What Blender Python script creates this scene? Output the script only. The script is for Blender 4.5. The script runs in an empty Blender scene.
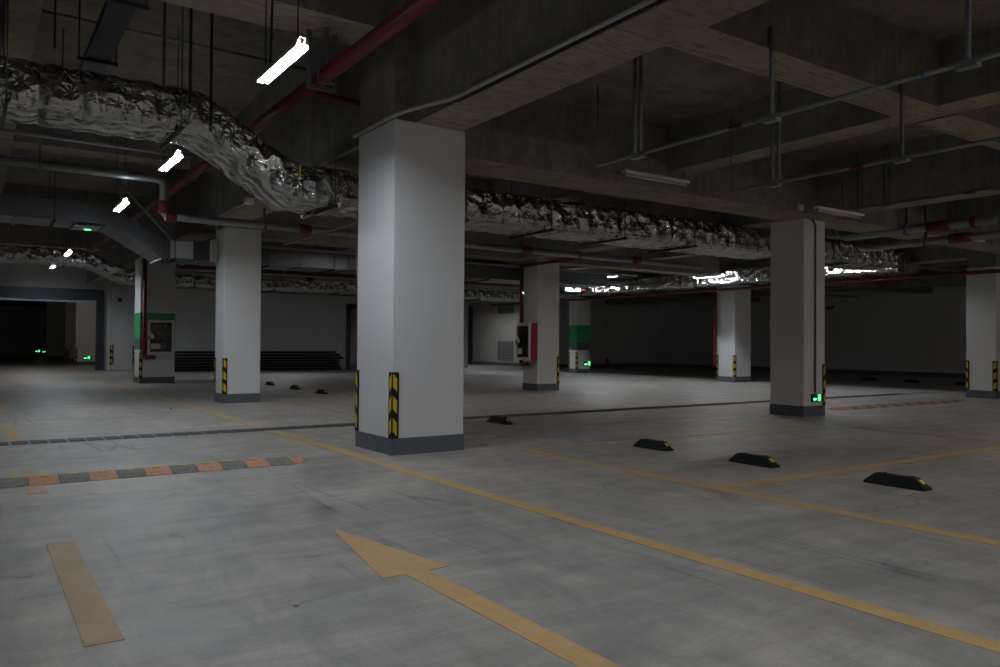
import bpy, bmesh, math, random
from mathutils import Vector, Matrix, noise
random.seed(7)
sc = bpy.context.scene
COL = sc.collection
PI = math.pi

# ------------------------------------------------------------------ helpers
def tag(o, label=None, cat=None, group=None, kind=None):
    if label: o['label'] = label
    if cat: o['category'] = cat
    if group: o['group'] = group
    if kind: o['kind'] = kind
    return o

def empty(name, loc=(0, 0, 0), rz=0.0):
    o = bpy.data.objects.new(name, None)
    o.empty_display_size = .2
    o.location = loc; o.rotation_euler = (0, 0, rz)
    COL.objects.link(o)
    return o

def copy_tree(o, parent=None):
    c = o.copy(); COL.objects.link(c)
    c.parent = parent
    for ch in list(o.children):
        if not ch.name.startswith('suspension'): copy_tree(ch, c)
    return c

class MB:
    """collects shapes for one mesh"""
    def __init__(s): s.bm = bmesh.new(); s.mi = 0
    def _new(s, vs, fs):
        v = [s.bm.verts.new(p) for p in vs]
        for f in fs:
            try: s.bm.faces.new([v[i] for i in f]).material_index = s.mi
            except ValueError: pass
        return v
    def box(s, x0, x1, y0, y1, z0, z1):
        s._new([(x0,y0,z0),(x1,y0,z0),(x1,y1,z0),(x0,y1,z0),(x0,y0,z1),(x1,y0,z1),(x1,y1,z1),(x0,y1,z1)],
               [(3,2,1,0),(4,5,6,7),(0,1,5,4),(1,2,6,5),(2,3,7,6),(3,0,4,7)])
        return s
    def bev(s, x0, x1, y0, y1, z0, z1, b):
        """box with chamfered edges"""
        t = bmesh.new()
        bmesh.ops.create_cube(t, size=1, matrix=Matrix.Translation(((x0+x1)/2,(y0+y1)/2,(z0+z1)/2)) @ Matrix.Diagonal((x1-x0,y1-y0,z1-z0,1)))
        bmesh.ops.bevel(t, geom=t.edges[:], offset=b, segments=2, affect='EDGES')
        t.verts.ensure_lookup_table()
        idx = {v: i for i, v in enumerate(t.verts)}
        s._new([v.co[:] for v in t.verts], [[idx[v] for v in f.verts] for f in t.faces])
        t.free(); return s
    def prism(s, pts, axis, a, b):
        """polygon pts (2D) extruded along axis from a to b"""
        n = len(pts)
        def m(p, t):
            return {'x': (t, p[0], p[1]), 'y': (p[0], t, p[1]), 'z': (p[0], p[1], t)}[axis]
        vs = [m(p, a) for p in pts] + [m(p, b) for p in pts]
        s._new(vs, [list(range(n))[::-1], [n+i for i in range(n)]] + [(i,(i+1)%n,n+(i+1)%n,n+i) for i in range(n)])
        return s
    def tube(s, pts, r, n=12, cap=True):
        pts = [Vector(p) for p in pts]
        rings = []
        up = None
        for i, p in enumerate(pts):
            d = (pts[min(i+1,len(pts)-1)] - pts[max(i-1,0)]).normalized()
            if up is None:
                up = Vector((0,0,1)) if abs(d.z) < .9 else Vector((1,0,0))
            a = d.cross(up).normalized(); b = a.cross(d).normalized(); up = b
            k = 1.0
            if 0 < i < len(pts)-1:
                c = (pts[i]-pts[i-1]).normalized().dot((pts[i+1]-pts[i]).normalized())
                k = 1/max(.6, math.sqrt(max(.01,(1+c)/2)))
            rings.append([s.bm.verts.new(p + (a*math.cos(2*PI*j/n)+b*math.sin(2*PI*j/n))*r) for j in range(n)])
        for i in range(len(rings)-1):
            for j in range(n):
                f = s.bm.faces.new((rings[i][j], rings[i][(j+1)%n], rings[i+1][(j+1)%n], rings[i+1][j]))
                f.material_index = s.mi; f.smooth = True
        if cap:
            for rg, rev in ((rings[0], 0), (rings[-1], 1)):
                f = s.bm.faces.new(rg if not rev else rg[::-1]); f.material_index = s.mi
        return s
    def build(s, name, mats, parent=None, smooth=False):
        bmesh.ops.recalc_face_normals(s.bm, faces=s.bm.faces[:])
        me = bpy.data.meshes.new(name); s.bm.to_mesh(me); s.bm.free()
        if smooth:
            for p in me.polygons: p.use_smooth = True
        if not isinstance(mats, (list, tuple)): mats = [mats]
        for m in mats: me.materials.append(m)
        o = bpy.data.objects.new(name, me); COL.objects.link(o)
        if parent: o.parent = parent
        return o

def bend(pts, rad=.08, seg=5):
    """round the inner corners of a polyline"""
    P = [Vector(p) for p in pts]; out = [P[0]]
    for i in range(1, len(P)-1):
        a = (P[i-1]-P[i]); b = (P[i+1]-P[i]); q = min(rad, a.length*.45, b.length*.45)
        A = P[i]+a.normalized()*q; B = P[i]+b.normalized()*q
        for k in range(seg+1):
            t = k/seg; out.append(A*(1-t)**2 + P[i]*2*t*(1-t) + B*t*t)
    out.append(P[-1]); return out

# ------------------------------------------------------------------ materials
class NT:
    def __init__(s, name):
        s.m = bpy.data.materials.new(name); s.m.use_nodes = True
        s.n = s.m.node_tree.nodes; s.l = s.m.node_tree.links
        s.b = s.n['Principled BSDF']
    def add(s, t, **kw):
        n = s.n.new(t)
        for k, v in kw.items():
            if k in n.inputs: n.inputs[k].default_value = v
            else: setattr(n, k, v)
        return n
    def link(s, a, b): s.l.new(a, b)
    def coord(s, scale=(1,1,1), rot=(0,0,0), which='Object'):
        t = s.add('ShaderNodeTexCoord'); m = s.add('ShaderNodeMapping')
        m.inputs['Scale'].default_value = scale; m.inputs['Rotation'].default_value = rot
        s.link(t.outputs[which], m.inputs[0]); return m.outputs[0]
    def noise(s, co, scale, detail=4, rough=.55, dist=0):
        n = s.add('ShaderNodeTexNoise'); s.link(co, n.inputs['Vector'])
        n.inputs['Scale'].default_value = scale; n.inputs['Detail'].default_value = detail
        n.inputs['Roughness'].default_value = rough; n.inputs['Distortion'].default_value = dist
        return n.outputs['Fac']
    def ramp(s, fac, stops):
        r = s.add('ShaderNodeValToRGB'); s.link(fac, r.inputs[0])
        e = r.color_ramp.elements
        e[0].position = stops[0][0]; e[0].color = (*stops[0][1], 1)
        e[1].position = stops[-1][0]; e[1].color = (*stops[-1][1], 1)
        for p, c in stops[1:-1]:
            x = e.new(p); x.color = (*c, 1)
        return r.outputs[0]
    def mix(s, fac, a, b, mode='MIX'):
        m = s.add('ShaderNodeMix', data_type='RGBA', blend_type=mode)
        for v, i in ((fac, 0), (a, 6), (b, 7)):
            if hasattr(v, 'links') or hasattr(v, 'is_linked'): s.link(v, m.inputs[i])
            else: m.inputs[i].default_value = v if i == 0 else (*v, 1)
        return m.outputs[2]
    def math(s, op, a, b=0.0, c=None):
        m = s.add('ShaderNodeMath', operation=op)
        for i, v in enumerate((a, b) if c is None else (a, b, c)):
            if hasattr(v, 'is_linked'): s.link(v, m.inputs[i])
            else: m.inputs[i].default_value = v
        return m.outputs[0]
    def bump(s, h, strength=.3, dist=.01):
        b = s.add('ShaderNodeBump'); b.inputs['Strength'].default_value = strength
        b.inputs['Distance'].default_value = dist
        s.link(h, b.inputs['Height']); s.link(b.outputs[0], s.b.inputs['Normal'])
    def base(s, v):
        if hasattr(v, 'is_linked'): s.link(v, s.b.inputs['Base Color'])
        else: s.b.inputs['Base Color'].default_value = (*v, 1)
    def pr(s, **k):
        for a, v in k.items(): s.b.inputs[a.replace('_', ' ')].default_value = v
        return s

def simple(name, col, rough=.6, metal=0, var=.12, scale=6, bump=0):
    t = NT(name); co = t.coord()
    n = t.noise(co, scale, 5)
    lo = tuple(c*(1-var) for c in col); hi = tuple(min(1, c*(1+var)) for c in col)
    t.base(t.ramp(n, [(.3, lo), (.7, hi)])); t.pr(Roughness=rough, Metallic=metal)
    if bump: t.bump(n, bump, .004)
    return t.m

def mat_floor():
    t = NT('polished_concrete'); co = t.coord()
    big = t.noise(co, .35, 5, .6, .6)
    cs = t.coord((1.2, .35, 1), (0, 0, .5)); streak = t.noise(cs, 2.2, 7, .68, 1.4)
    cs2 = t.coord((.5, 2.2, 1), (0, 0, -.25)); streak2 = t.noise(cs2, 1.7, 6, .65, .9)
    fine = t.noise(co, 38, 3, .7)
    c = t.ramp(big, [(.32, (.262, .253, .243)), (.66, (.347, .321, .288))])
    c = t.mix(.8, c, t.ramp(streak, [(.30, (.31, .315, .32)), (.48, (.49, .49, .49)), (.66, (.64, .63, .60))]), 'OVERLAY')
    c = t.mix(.8, c, t.ramp(streak2, [(.3, (.36, .36, .365)), (.62, (.59, .585, .57))]), 'OVERLAY')
    c = t.mix(.15, c, t.ramp(fine, [(.3, (.2, .2, .2)), (.7, (.8, .8, .8))]), 'OVERLAY')
    # trowel sweeps and drag scuffs
    w = t.add('ShaderNodeTexWave'); w.inputs['Scale'].default_value = .9; w.inputs['Distortion'].default_value = 9
    w.inputs['Detail'].default_value = 4; w.inputs['Detail Scale'].default_value = 1.6
    t.link(t.coord((1, .55, 1), (0, 0, .9)), w.inputs['Vector'])
    c = t.mix(.32, c, t.ramp(w.outputs['Fac'], [(.0, (.42, .42, .42)), (.5, (.5, .5, .5)), (1, (.56, .56, .55))]), 'OVERLAY')
    # dark thin scratches
    v = t.add('ShaderNodeTexVoronoi', feature='DISTANCE_TO_EDGE'); v.inputs['Scale'].default_value = .55
    nc = t.add('ShaderNodeVectorMath', operation='ADD')
    nz = t.add('ShaderNodeTexNoise'); nz.inputs['Scale'].default_value = 1.1; nz.inputs['Detail'].default_value = 6
    t.link(co, nz.inputs['Vector'])
    t.link(co, nc.inputs[0]); t.link(nz.outputs['Color'], nc.inputs[1]); t.link(nc.outputs[0], v.inputs['Vector'])
    crack = t.ramp(v.outputs['Distance'], [(.0, (0, 0, 0)), (.006, (1, 1, 1))])
    gate = t.ramp(t.noise(co, .8, 2), [(.52, (0, 0, 0)), (.6, (1, 1, 1))])
    cm = t.mix(gate, (1, 1, 1), crack)
    c = t.mix(.5, c, cm, 'MULTIPLY')
    v2 = t.add('ShaderNodeTexVoronoi', feature='DISTANCE_TO_EDGE'); v2.inputs['Scale'].default_value = 1.0
    t.link(t.coord((2.2, .16, 1), (0, 0, .55)), v2.inputs['Vector'])
    sc1 = t.ramp(v2.outputs['Distance'], [(.0, (.35, .35, .35)), (.03, (1, 1, 1))])
    c = t.mix(t.math('MULTIPLY', t.ramp(t.noise(co, .55, 3), [(.5, (0, 0, 0)), (.66, (1, 1, 1))]), .8), c, t.mix(1.0, c, sc1, 'MULTIPLY'))
    # straight saw joints: every 8.5 m and faint 4.25 m
    sep = t.add('ShaderNodeSeparateXYZ'); t.link(co, sep.inputs[0])
    for ax, per, off in (('X', 4.25, .72), ('Y', 6.1, 3.35)):
        f = t.math('PINGPONG', t.math('ADD', sep.outputs[ax], off), per/2)
        ln = t.math('LESS_THAN', f, .004)
        c = t.mix(t.math('MULTIPLY', ln, .22), c, (.08, .08, .08))
    t.base(c)
    r = t.ramp(streak, [(.3, (.42,)*3), (.7, (.62,)*3)])
    t.link(r, t.b.inputs['Roughness'])
    t.bump(t.math('ADD', streak, t.math('MULTIPLY', fine, .25)), .12, .01)
    return t.m

def mat_concrete(name, lo, hi, boards=None, stain=.5, period=.18):
    t = NT(name); co = t.coord()
    n1 = t.noise(co, 1.3, 6, .62, .5); n2 = t.noise(co, 9, 5, .65)
    c = t.ramp(n1, [(.3, lo), (.7, hi)])
    c = t.mix(.45, c, t.ramp(n2, [(.3, (.3, .3, .3)), (.7, (.68, .68, .68))]), 'OVERLAY')
    st = t.noise(t.coord((1, 1, .25) if boards != 'bottom' else (1, 1, 1)), 2.1, 5, .7, 1.0)
    c = t.mix(t.math('MULTIPLY', t.ramp(st, [(.5, (0, 0, 0)), (.72, (1, 1, 1))]), stain), c, tuple(x*.45 for x in lo))
    h = n2
    if boards:
        sep = t.add('ShaderNodeSeparateXYZ'); t.link(co, sep.inputs[0])
        axis = 'X' if boards == 'x' else 'Y'
        f = t.math('PINGPONG', t.math('ADD', sep.outputs[axis], t.math('MULTIPLY', n1, .03)), period)
        ln = t.ramp(f, [(.0, (0, 0, 0)), (.012, (1, 1, 1))])
        c = t.mix(.3, c, ln, 'MULTIPLY')
        grain = t.noise(t.coord((14, 14, .7)), 2.0, 4, .6)
        c = t.mix(.35, c, t.ramp(grain, [(.3, (.36,)*3), (.7, (.62,)*3)]), 'OVERLAY')
        h = t.math('ADD', n2, grain)
    t.base(c); t.pr(Roughness=.88); t.bump(h, .4, .008)
    return t.m

def mat_form_bottom():
    """plywood-cast soffit: warm brown with dark crescents"""
    t = NT('plywood_cast_soffit'); co = t.coord()
    n1 = t.noise(co, .9, 5, .6, .4)
    c = t.ramp(n1, [(.3, (.27, .222, .155)), (.7, (.42, .355, .265))])
    g = t.noise(t.coord((1.4, 9, 1)), 2.4, 5, .7, 1.2)
    c = t.mix(t.math('MULTIPLY', t.ramp(g, [(.5, (0, 0, 0)), (.62, (1, 1, 1))]), .65), c, (.12, .088, .055))
    g2 = t.noise(co, 5, 5, .7, .3)
    c = t.mix(.4, c, t.ramp(g2, [(.3, (.34,)*3), (.7, (.64,)*3)]), 'OVERLAY')
    sep = t.add('ShaderNodeSeparateXYZ'); t.link(co, sep.inputs[0])
    for ax, per, off in (('X', 1.83, .4), ('Y', 1.83, .9)):
        f = t.math('PINGPONG', t.math('ADD', sep.outputs[ax], off), per/2)
        c = t.mix(t.math('MULTIPLY', t.math('LESS_THAN', f, .006), .6), c, (.05, .04, .03))
    t.base(c); t.pr(Roughness=.9); t.bump(g2, .3, .006); return t.m

def mat_foil():
    """crumpled foil held by stick pins: radial creases around each pin"""
    t = NT('aluminium_foil_wrap'); co = t.coord()
    sep = t.add('ShaderNodeSeparateXYZ'); t.link(co, sep.inputs[0])
    nz = t.add('ShaderNodeTexNoise'); t.link(co, nz.inputs['Vector'])
    nz.inputs['Scale'].default_value = 5; nz.inputs['Detail'].default_value = 5; nz.inputs['Roughness'].default_value = .5
    nf = nz.outputs['Fac']
    # unrolled coordinates: run along the duct, and height or width across it
    cmb = t.add('ShaderNodeCombineXYZ')
    t.link(sep.outputs['X'], cmb.inputs[0])
    t.link(t.math('ADD', sep.outputs['Z'], t.math('MULTIPLY', sep.outputs['Y'], 1.0)), cmb.inputs[1])
    v = t.add('ShaderNodeTexVoronoi', feature='F1', voronoi_dimensions='2D'); v.inputs['Scale'].default_value = 4.4; v.inputs['Randomness'].default_value = .95
    t.link(cmb.outputs[0], v.inputs['Vector'])
    mu = t.add('ShaderNodeVectorMath', operation='SCALE'); t.link(cmb.outputs[0], mu.inputs[0]); mu.inputs['Scale'].default_value = 1.0
    sub = t.add('ShaderNodeVectorMath', operation='SUBTRACT'); t.link(mu.outputs[0], sub.inputs[0]); t.link(v.outputs['Position'], sub.inputs[1])
    s2 = t.add('ShaderNodeSeparateXYZ'); t.link(sub.outputs[0], s2.inputs[0])
    th = t.math('ARCTAN2', s2.outputs['Y'], s2.outputs['X'])
    sc3 = t.add('ShaderNodeSeparateColor'); t.link(v.outputs['Color'], sc3.inputs[0])
    ph = t.math('MULTIPLY', sc3.outputs[0], 6.28)
    ang = t.math('ADD', t.math('MULTIPLY', th, 7.0), t.math('ADD', ph, t.math('MULTIPLY', nf, 16.0)))
    fall = t.math('EXPONENT', t.math('MULTIPLY', v.outputs['Distance'], -4.0))
    crease = t.math('MULTIPLY', t.math('SINE', ang), t.math('MULTIPLY', fall, t.math('MULTIPLY', sc3.outputs[1], 1.5)))
    run = t.math('ADD', sep.outputs['X'], t.math('MULTIPLY', nf, .10))
    flute = t.math('ABSOLUTE', t.math('SINE', t.math('MULTIPLY', run, 15.0)))
    crease = t.math('ADD', crease, t.math('MULTIPLY', flute, .75))
    h = t.math('ADD', t.math('MULTIPLY', crease, .36), t.math('ADD', t.math('MULTIPLY', v.outputs['Distance'], 1.2), t.math('MULTIPLY', nf, 1.5)))
    t.base((.52, .51, .49)); t.pr(Metallic=1.0, Roughness=.17)
    t.bump(h, 1.0, .045); return t.m

def mat_galv():
    t = NT('galvanised_sheet'); co = t.coord()
    v = t.add('ShaderNodeTexVoronoi'); v.inputs['Scale'].default_value = 22; t.link(co, v.inputs['Vector'])
    t.base(t.ramp(v.outputs['Distance'], [(.1, (.16, .17, .185)), (.6, (.215, .225, .24))]))
    t.pr(Metallic=.9, Roughness=.34); t.bump(t.noise(co, 1.2, 2), .15, .03); return t.m

def mat_paint_wall(name, col, dirty=.1):
    t = NT(name); co = t.coord()
    n = t.noise(co, 1.1, 5, .6); f = t.noise(co, 45, 3, .7)
    lo = tuple(c*(1-dirty) for c in col)
    c = t.ramp(n, [(.35, lo), (.65, col)])
    vs = t.noise(t.coord((6, 6, .5)), 1.6, 5, .65)
    c = t.mix(t.math('MULTIPLY', t.ramp(vs, [(.55, (0,)*3), (.75, (1,)*3)]), .18), c, tuple(x*.7 for x in col))
    t.base(c); t.pr(Roughness=.55); t.bump(t.math('ADD', f, n), .12, .004); return t.m

def mat_paint(name, col, wear=.35):
    t = NT(name); co = t.coord()
    n = t.noise(co, 3, 6, .7, .5); f = t.noise(co, 40, 3, .7)
    c = t.ramp(n, [(.3, tuple(x*.8 for x in col)), (.6, col)])
    c = t.mix(t.math('MULTIPLY', t.ramp(n, [(.56, (0,)*3), (.72, (1,)*3)]), wear), c, (.34, .32, .28))
    c = t.mix(.2, c, t.ramp(f, [(.3, (.3,)*3), (.7, (.7,)*3)]), 'OVERLAY')
    t.base(c); t.pr(Roughness=.6); return t.m

def mat_emit(name, col, strength):
    t = NT(name); t.base(tuple(min(1, c) for c in col))
    t.b.inputs['Emission Color'].default_value = (*col, 1)
    t.b.inputs['Emission Strength'].default_value = strength
    return t.m

M = {}
M['floor'] = mat_floor()
M['conc'] = mat_concrete('board_cast_concrete', (.17, .152, .128), (.26, .232, .195), 'x', .55, .62)
M['concy'] = mat_concrete('board_cast_concrete_side', (.165, .155, .140), (.25, .235, .21), 'y', .5, .62)
M['soffit'] = mat_form_bottom()
M['slab'] = mat_concrete('slab_underside', (.16, .135, .100), (.27, .232, .18), 'bottom', .6, .5)
M['foil'] = mat_foil()
M['galv'] = mat_galv()
M['white'] = mat_paint_wall('white_column_paint', (.66, .66, .665), .06)
M['wall'] = mat_paint_wall('off_white_wall_paint', (.64, .64, .65), .1)
M['wallwarm'] = mat_paint_wall('cream_wall_paint', (.46, .43, .38), .1)
M['plinth'] = mat_paint_wall('grey_plinth_paint', (.105, .115, .130), .15)
M['green'] = simple('green_paint', (.045, .33, .115), .55)
M['greyband'] = simple('grey_band_paint', (.13, .135, .14), .55)
M['yellow'] = mat_paint('yellow_road_paint', (.55, .35, .145))
M['tan'] = mat_paint('tan_road_paint', (.45, .305, .17), .15)
M['yellowdim'] = mat_paint('worn_yellow_road_paint', (.45, .30, .12), .6)
M['orange'] = simple('orange_rubber', (.43, .215, .125), .75, var=.25, scale=14, bump=.4)
M['greyrub'] = simple('grey_rubber', (.15, .155, .125), .8, var=.35, scale=14, bump=.4)
M['black'] = simple('black_rubber', (.004, .004, .0045), .9, var=.3, scale=20, bump=.3)
M['blackmetal'] = simple('black_steel', (.014, .015, .018), .5, .3)
M['darkframe'] = simple('dark_grey_painted_steel', (.045, .05, .058), .45, .4)
M['reflect'] = simple('yellow_reflective_film', (.62, .42, .012), .35, var=.08)
M['red'] = simple('red_pipe_paint', (.13, .006, .012), .5, var=.2, scale=3)
M['redcab'] = simple('red_cabinet_enamel', (.30, .006, .012), .4)
M['steel'] = simple('zinc_plated_pipe', (.30, .31, .32), .42, .7, var=.15)
M['strut'] = simple('slotted_steel_strut', (.19, .20, .215), .5, .7)
M['rod'] = simple('threaded_rod', (.10, .105, .11), .5, .7)
M['dkrod'] = simple('dark_hanger_steel', (.025, .027, .03), .5, .4)
M['conduit'] = simple('cream_conduit', (.46, .43, .38), .45)
M['gconduit'] = simple('grey_conduit', (.10, .105, .11), .5)
M['fixture'] = simple('white_enamel_sheet', (.72, .72, .71), .4, var=.04)
M['alu'] = simple('brushed_aluminium', (.60, .62, .64), .5, .1)
M['beige'] = simple('beige_plastic', (.46, .44, .36), .5)
M['lampw'] = mat_emit('lit_lamp_tube_warm', (1.0, .94, .87), 150)
M['bluecap'] = simple('blue_plastic', (.02, .17, .38), .5)
M['offtube'] = simple('unlit_tube_glass', (.62, .58, .50), .25, var=.03)
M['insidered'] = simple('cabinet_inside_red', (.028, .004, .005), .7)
M['paper'] = simple('white_paper_label', (.62, .62, .6), .7)
M['grate'] = simple('cast_iron_grate', (.045, .048, .05), .6, .2)
M['gratebar'] = simple('light_grate_edge', (.22, .22, .215), .7)
M['vent'] = simple('grey_louvre', (.17, .165, .155), .6)
M['gateblue'] = simple('blue_shutter_rail', (.02, .045, .13), .4)
M['hose'] = simple('green_canvas_hose', (.06, .20, .09), .7)
M['fade_y'] = simple('faded_yellow_lettering', (.30, .22, .03), .6)
M['lamp'] = mat_emit('lit_lamp_tube', (.86, .925, 1.0), 160)
M['exitgreen'] = mat_emit('lit_green_pictogram', (.10, 1.0, .28), 2.2)
M['signlit'] = mat_emit('lit_white_panel', (.80, .92, 1.0), 2.2)
g = NT('cabinet_glass'); g.base((.8, .85, .85)); g.pr(Roughness=.04, IOR=1.45); g.b.inputs['Transmission Weight'].default_value = 1; M['glass'] = g.m

# ------------------------------------------------------------------ shell
ZS, ZL = 4.45, 5.62     # slab undersides, parking bays / lane bay
def struct(name, mb, mats):
    o = mb.build(name, mats); o['kind'] = 'structure'; return o
struct('floor', MB().box(-6, 60, -9, 84, -.25, 0), M['floor'])
c = MB()
c.box(4.5, 34, -9, 46, ZS, ZS+.25); struct('ceiling', c, M['slab'])
struct('ceiling', MB().box(-6, 4.5, -9, 38.2, ZL, ZL+.25), M['slab']); struct('ceiling', MB().box(-6, 12, 38.2, 84, 4.3, 4.55), M['slab'])
def soff(o, zb):
    """soffit faces take the plywood-cast finish"""
    me = o.data
    me.materials.append(M['soffit'])
    for p in me.polygons:
        if p.normal.z < -.5: p.material_index = len(me.materials)-1
def beam(x0, x1, y0, y1, z0, z1, along):
    o = struct('ceiling_beam', MB().box(x0, x1, y0, y1, z0, z1), M['conc' if along == 'x' else 'concy'])
    soff(o, z0); return o
# girders over the column lines
beam(4.17, 4.80, -9, 38, 3.775, ZL, 'y')
for x0, x1 in ((12.08, 12.6), (20.9, 21.5), (29.4, 30.0)):
    beam(x0, x1, -9, 46, 3.53, ZS, 'y')
for x0, x1 in ((8.42, 8.84), (16.6, 17.0), (25.1, 25.5)):
    beam(x0, x1, -9, 46, 3.80, ZS, 'y')
for a, b in ((4.80, 12.08), (12.6, 20.9), (21.5, 29.4), (30.0, 34)):
    for y0, y1 in ((8.08, 8.86), (16.9, 17.5), (25.6, 26.3), (34.6, 35.4), (-.6, 0)):
        beam(a, b, y0, y1, 3.53, ZS, 'x')
for a, b in ((4.80, 8.42), (8.84, 12.08), (12.6, 16.6), (17.0, 20.9), (21.5, 25.1), (25.5, 29.4)):
    for y0, y1 in ((4.18, 4.64), (12.7, 13.1), (21.3, 21.7), (30.2, 30.6)):
        beam(a, b, y0, y1, 3.78, ZS, 'x')
for y0, y1 in ((8.1, 8.8), (16.5, 17.1), (25.4, 26.1), (34, 34.6), (-.6, 0)):
    beam(-6, 4.17, y0, y1, 4.85, ZL, 'x')
for y0, y1 in ((-9, -.6), (0, 8.1), (8.8, 16.5), (17.1, 25.4), (26.1, 34), (34.6, 38)):
    beam(.28, .60, y0, y1, 4.86, ZL, 'y')

# walls
GX = 4.84
w = MB(); w.box(-6, GX, 38, 38.25, 3.50, ZL); w.box(GX, 6.3, 38, 38.25, 0, ZL); w.box(5.11, 6.1, 37.86, 38, 0, ZL)
struct('wall_gate', w, M['wall'])
struct('wall_left', MB().box(-6.25, -6, -9, 84, 0, ZL), M['wall'])
struct('wall_behind', MB().box(-6, 34, -9.25, -9, 0, ZL), M['wall'])
struct('wall_side', MB().box(6.3, 6.5, 35.4, 38.25, 0, ZL), M['wall'])
w = MB(); w.box(6.3, 15.05, 35.4, 35.6, 0, ZL); w.box(15.05, 17.6, 35.4, 35.6, 3.15, ZL); w.box(17.6, 22.0, 35.4, 35.6, 0, ZL)
struct('wall_back', w, M['wall'])
struct('wall_corridor', MB().box(6.3, 26, 46, 46.2, 0, ZL), M['wall'])
w = MB(); w.box(26, 26.2, 33, 41.3, 0, ZS); w.box(26, 26.2, 41.3, 43.6, 3.6, ZS); w.box(26, 26.2, 43.6, 46, 0, ZS)
struct('wall_vents', w, M['wallwarm'])
struct('wall_return', MB().box(26, 34, 32.8, 33, 0, ZS), M['wall'])
struct('wall_right', MB().box(33.5, 33.7, -9, 32.8, 0, ZS), M['wall'])
struct('wall_far', MB().box(-6, 12, 80, 80.2, 0, 4.3), M['wall'])
struct('wall_gateroom', MB().box(8.5, 8.7, 38.25, 80, 0, 4.3), M['wall'])
b = MB(); b.box(25.985, 26, 33, 41.2, 0, .2); struct('baseboard_vents', b, M['plinth'])
b = MB(); b.box(26, 33.5, 32.785, 32.8, 0, .2); struct('baseboard_return', b, M['plinth'])
b = MB(); b.box(33.485, 33.5, -9, 32.785, 0, .2); struct('baseboard_right', b, M['plinth'])
# doorways
def frame_y(n, x0, x1, y, h, t=.14):
    m = MB(); m.box(x0, x0+t, y-.06, y+.2, 0, h); m.box(x1-t, x1, y-.06, y+.2, 0, h); m.box(x0+t, x1-t, y-.06, y+.2, h-t, h)
    struct(n, m, M['darkframe'])
frame_y('door_1', 15.05, 17.6, 35.4, 3.15, .22)
m = MB(); m.box(25.94, 26.2, 41.3, 41.75, 0, 3.6); m.box(25.94, 26.2, 43.3, 43.6, 0, 3.6); m.box(25.94, 26.2, 41.75, 43.3, 3.4, 3.6)
struct('door_2', m, M['darkframe'])

# ------------------------------------------------------------------ columns
def guard_mesh(h=.74, wdt=.075):
    """L profile hugging the corner whose edge is at the origin, body towards +x and +y"""
    m = MB()
    t = .012
    m.box(-t, wdt, -t, 0, 0, h); m.box(-t, 0, 0, wdt, 0, h)
    m.mi = 1
    n = 3; p = h/n
    for k in range(n):
        z = k*p+.03
        for f in (0, 1):
            zt = k*p+p-.015
            pts = [(0, zt-.15), (0, zt), (.05, zt-.055), (.05, zt-.205)]
            q = [Vector((a, -t-.002, b)) if f == 0 else Vector((-t-.002, a, b)) for a, b in pts]
            m._new(q, [(0, 1, 2, 3)])
    return m
GUARD = None
def guard(parent, x, y, rz, z=.19):
    global GUARD
    if GUARD is None:
        GUARD = guard_mesh().build('corner_guard', [M['black'], M['reflect']])
        o = GUARD
    else:
        o = GUARD.copy(); COL.objects.link(o)
    o.parent = parent; o.location = (x, y, z); o.rotation_euler = (0, 0, rz)
    return o
def column(x0, x1, y0, y1, h, label, corners='ab', band=False, group=None):
    cx, cy = (x0+x1)/2, (y0+y1)/2
    r = tag(empty('concrete_column', (cx, cy, 0)), label, 'column')
    a, b = (x1-x0)/2, (y1-y0)/2
    m = MB(); m.bev(-a, a, -b, b, 0, h, .006); m.build('shaft', M['white'], r)
    if h < 4: MB().box(-a+.01, a-.01, -b+.01, b-.01, h, (ZL if x0 < 5 else ZS)).build('bare_concrete_head', M['conc'], r)
    e = .006
    m = MB(); m.box(-a-e, a+e, -b-e, b+e, 0, .19); m.build('plinth_band', M['plinth'], r)
    if band:
        m = MB(); m.box(-a-e, a+e, -b-e, b+e, 1.34, 2.13); m.build('green_band', M['green'], r)
        m = MB(); m.box(-a-e, a+e, -b-e, b+e, 1.02, 1.34); m.build('grey_band', M['greyband'], r)
    for k in corners:
        if k == 'a': guard(r, -a, -b, 0)
        if k == 'b': guard(r, -a, b, -PI/2)
        if k == 'c': guard(r, a, -b, PI/2)
        if k == 'd': guard(r, a, b, PI)
    return r
column(3.91, 4.84, 7.88, 8.86, 3.775, 'large white square column nearest the camera with two chevron corner guards', 'ab')
column(4.31, 5.06, 16.42, 17.1, 3.63, 'white column with a beige box high on its side, second along the lane line', 'ab')
column(4.22, 5.20, 25.4, 26.4, 3.8, 'white column with green and grey bands carrying a fire hose cabinet beside the lane', 'ab', True)
column(12.68, 13.42, 16.85, 17.52, 3.57, 'white column with a red and silver hose cabinet on its left face', 'c')
column(22.3, 23.1, 26.75, 27.3, 3.55, 'far white column with a green band and a low lit exit sign, in front of the dark wall', 'ab', True)
column(21.85, 22.7, 17.72, 18.5, 3.55, 'far white column beside a red riser pipe with guards on two corners', 'ab')
column(12.24, 12.87, 8.42, 9.12, 3.53, 'white column with a vertical grey conduit down to a lit exit sign', 'c')
column(20.78, 21.6, 8.97, 9.66, 3.25, 'white column at the right edge of the view with guards on both visible corners', 'ab')
for args in ((4.62, 5.6, 46.5, 47.4, 'white column just inside the gateway with a lit exit sign'),
             (4.87, 5.8, 55, 55.9, 'middle white column seen through the gateway beside a red box'),
             (4.64, 5.8, 66, 66.9, 'farthest white column seen through the gateway')):
    column(*args[:4], 4.3, args[4], 'a')
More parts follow.
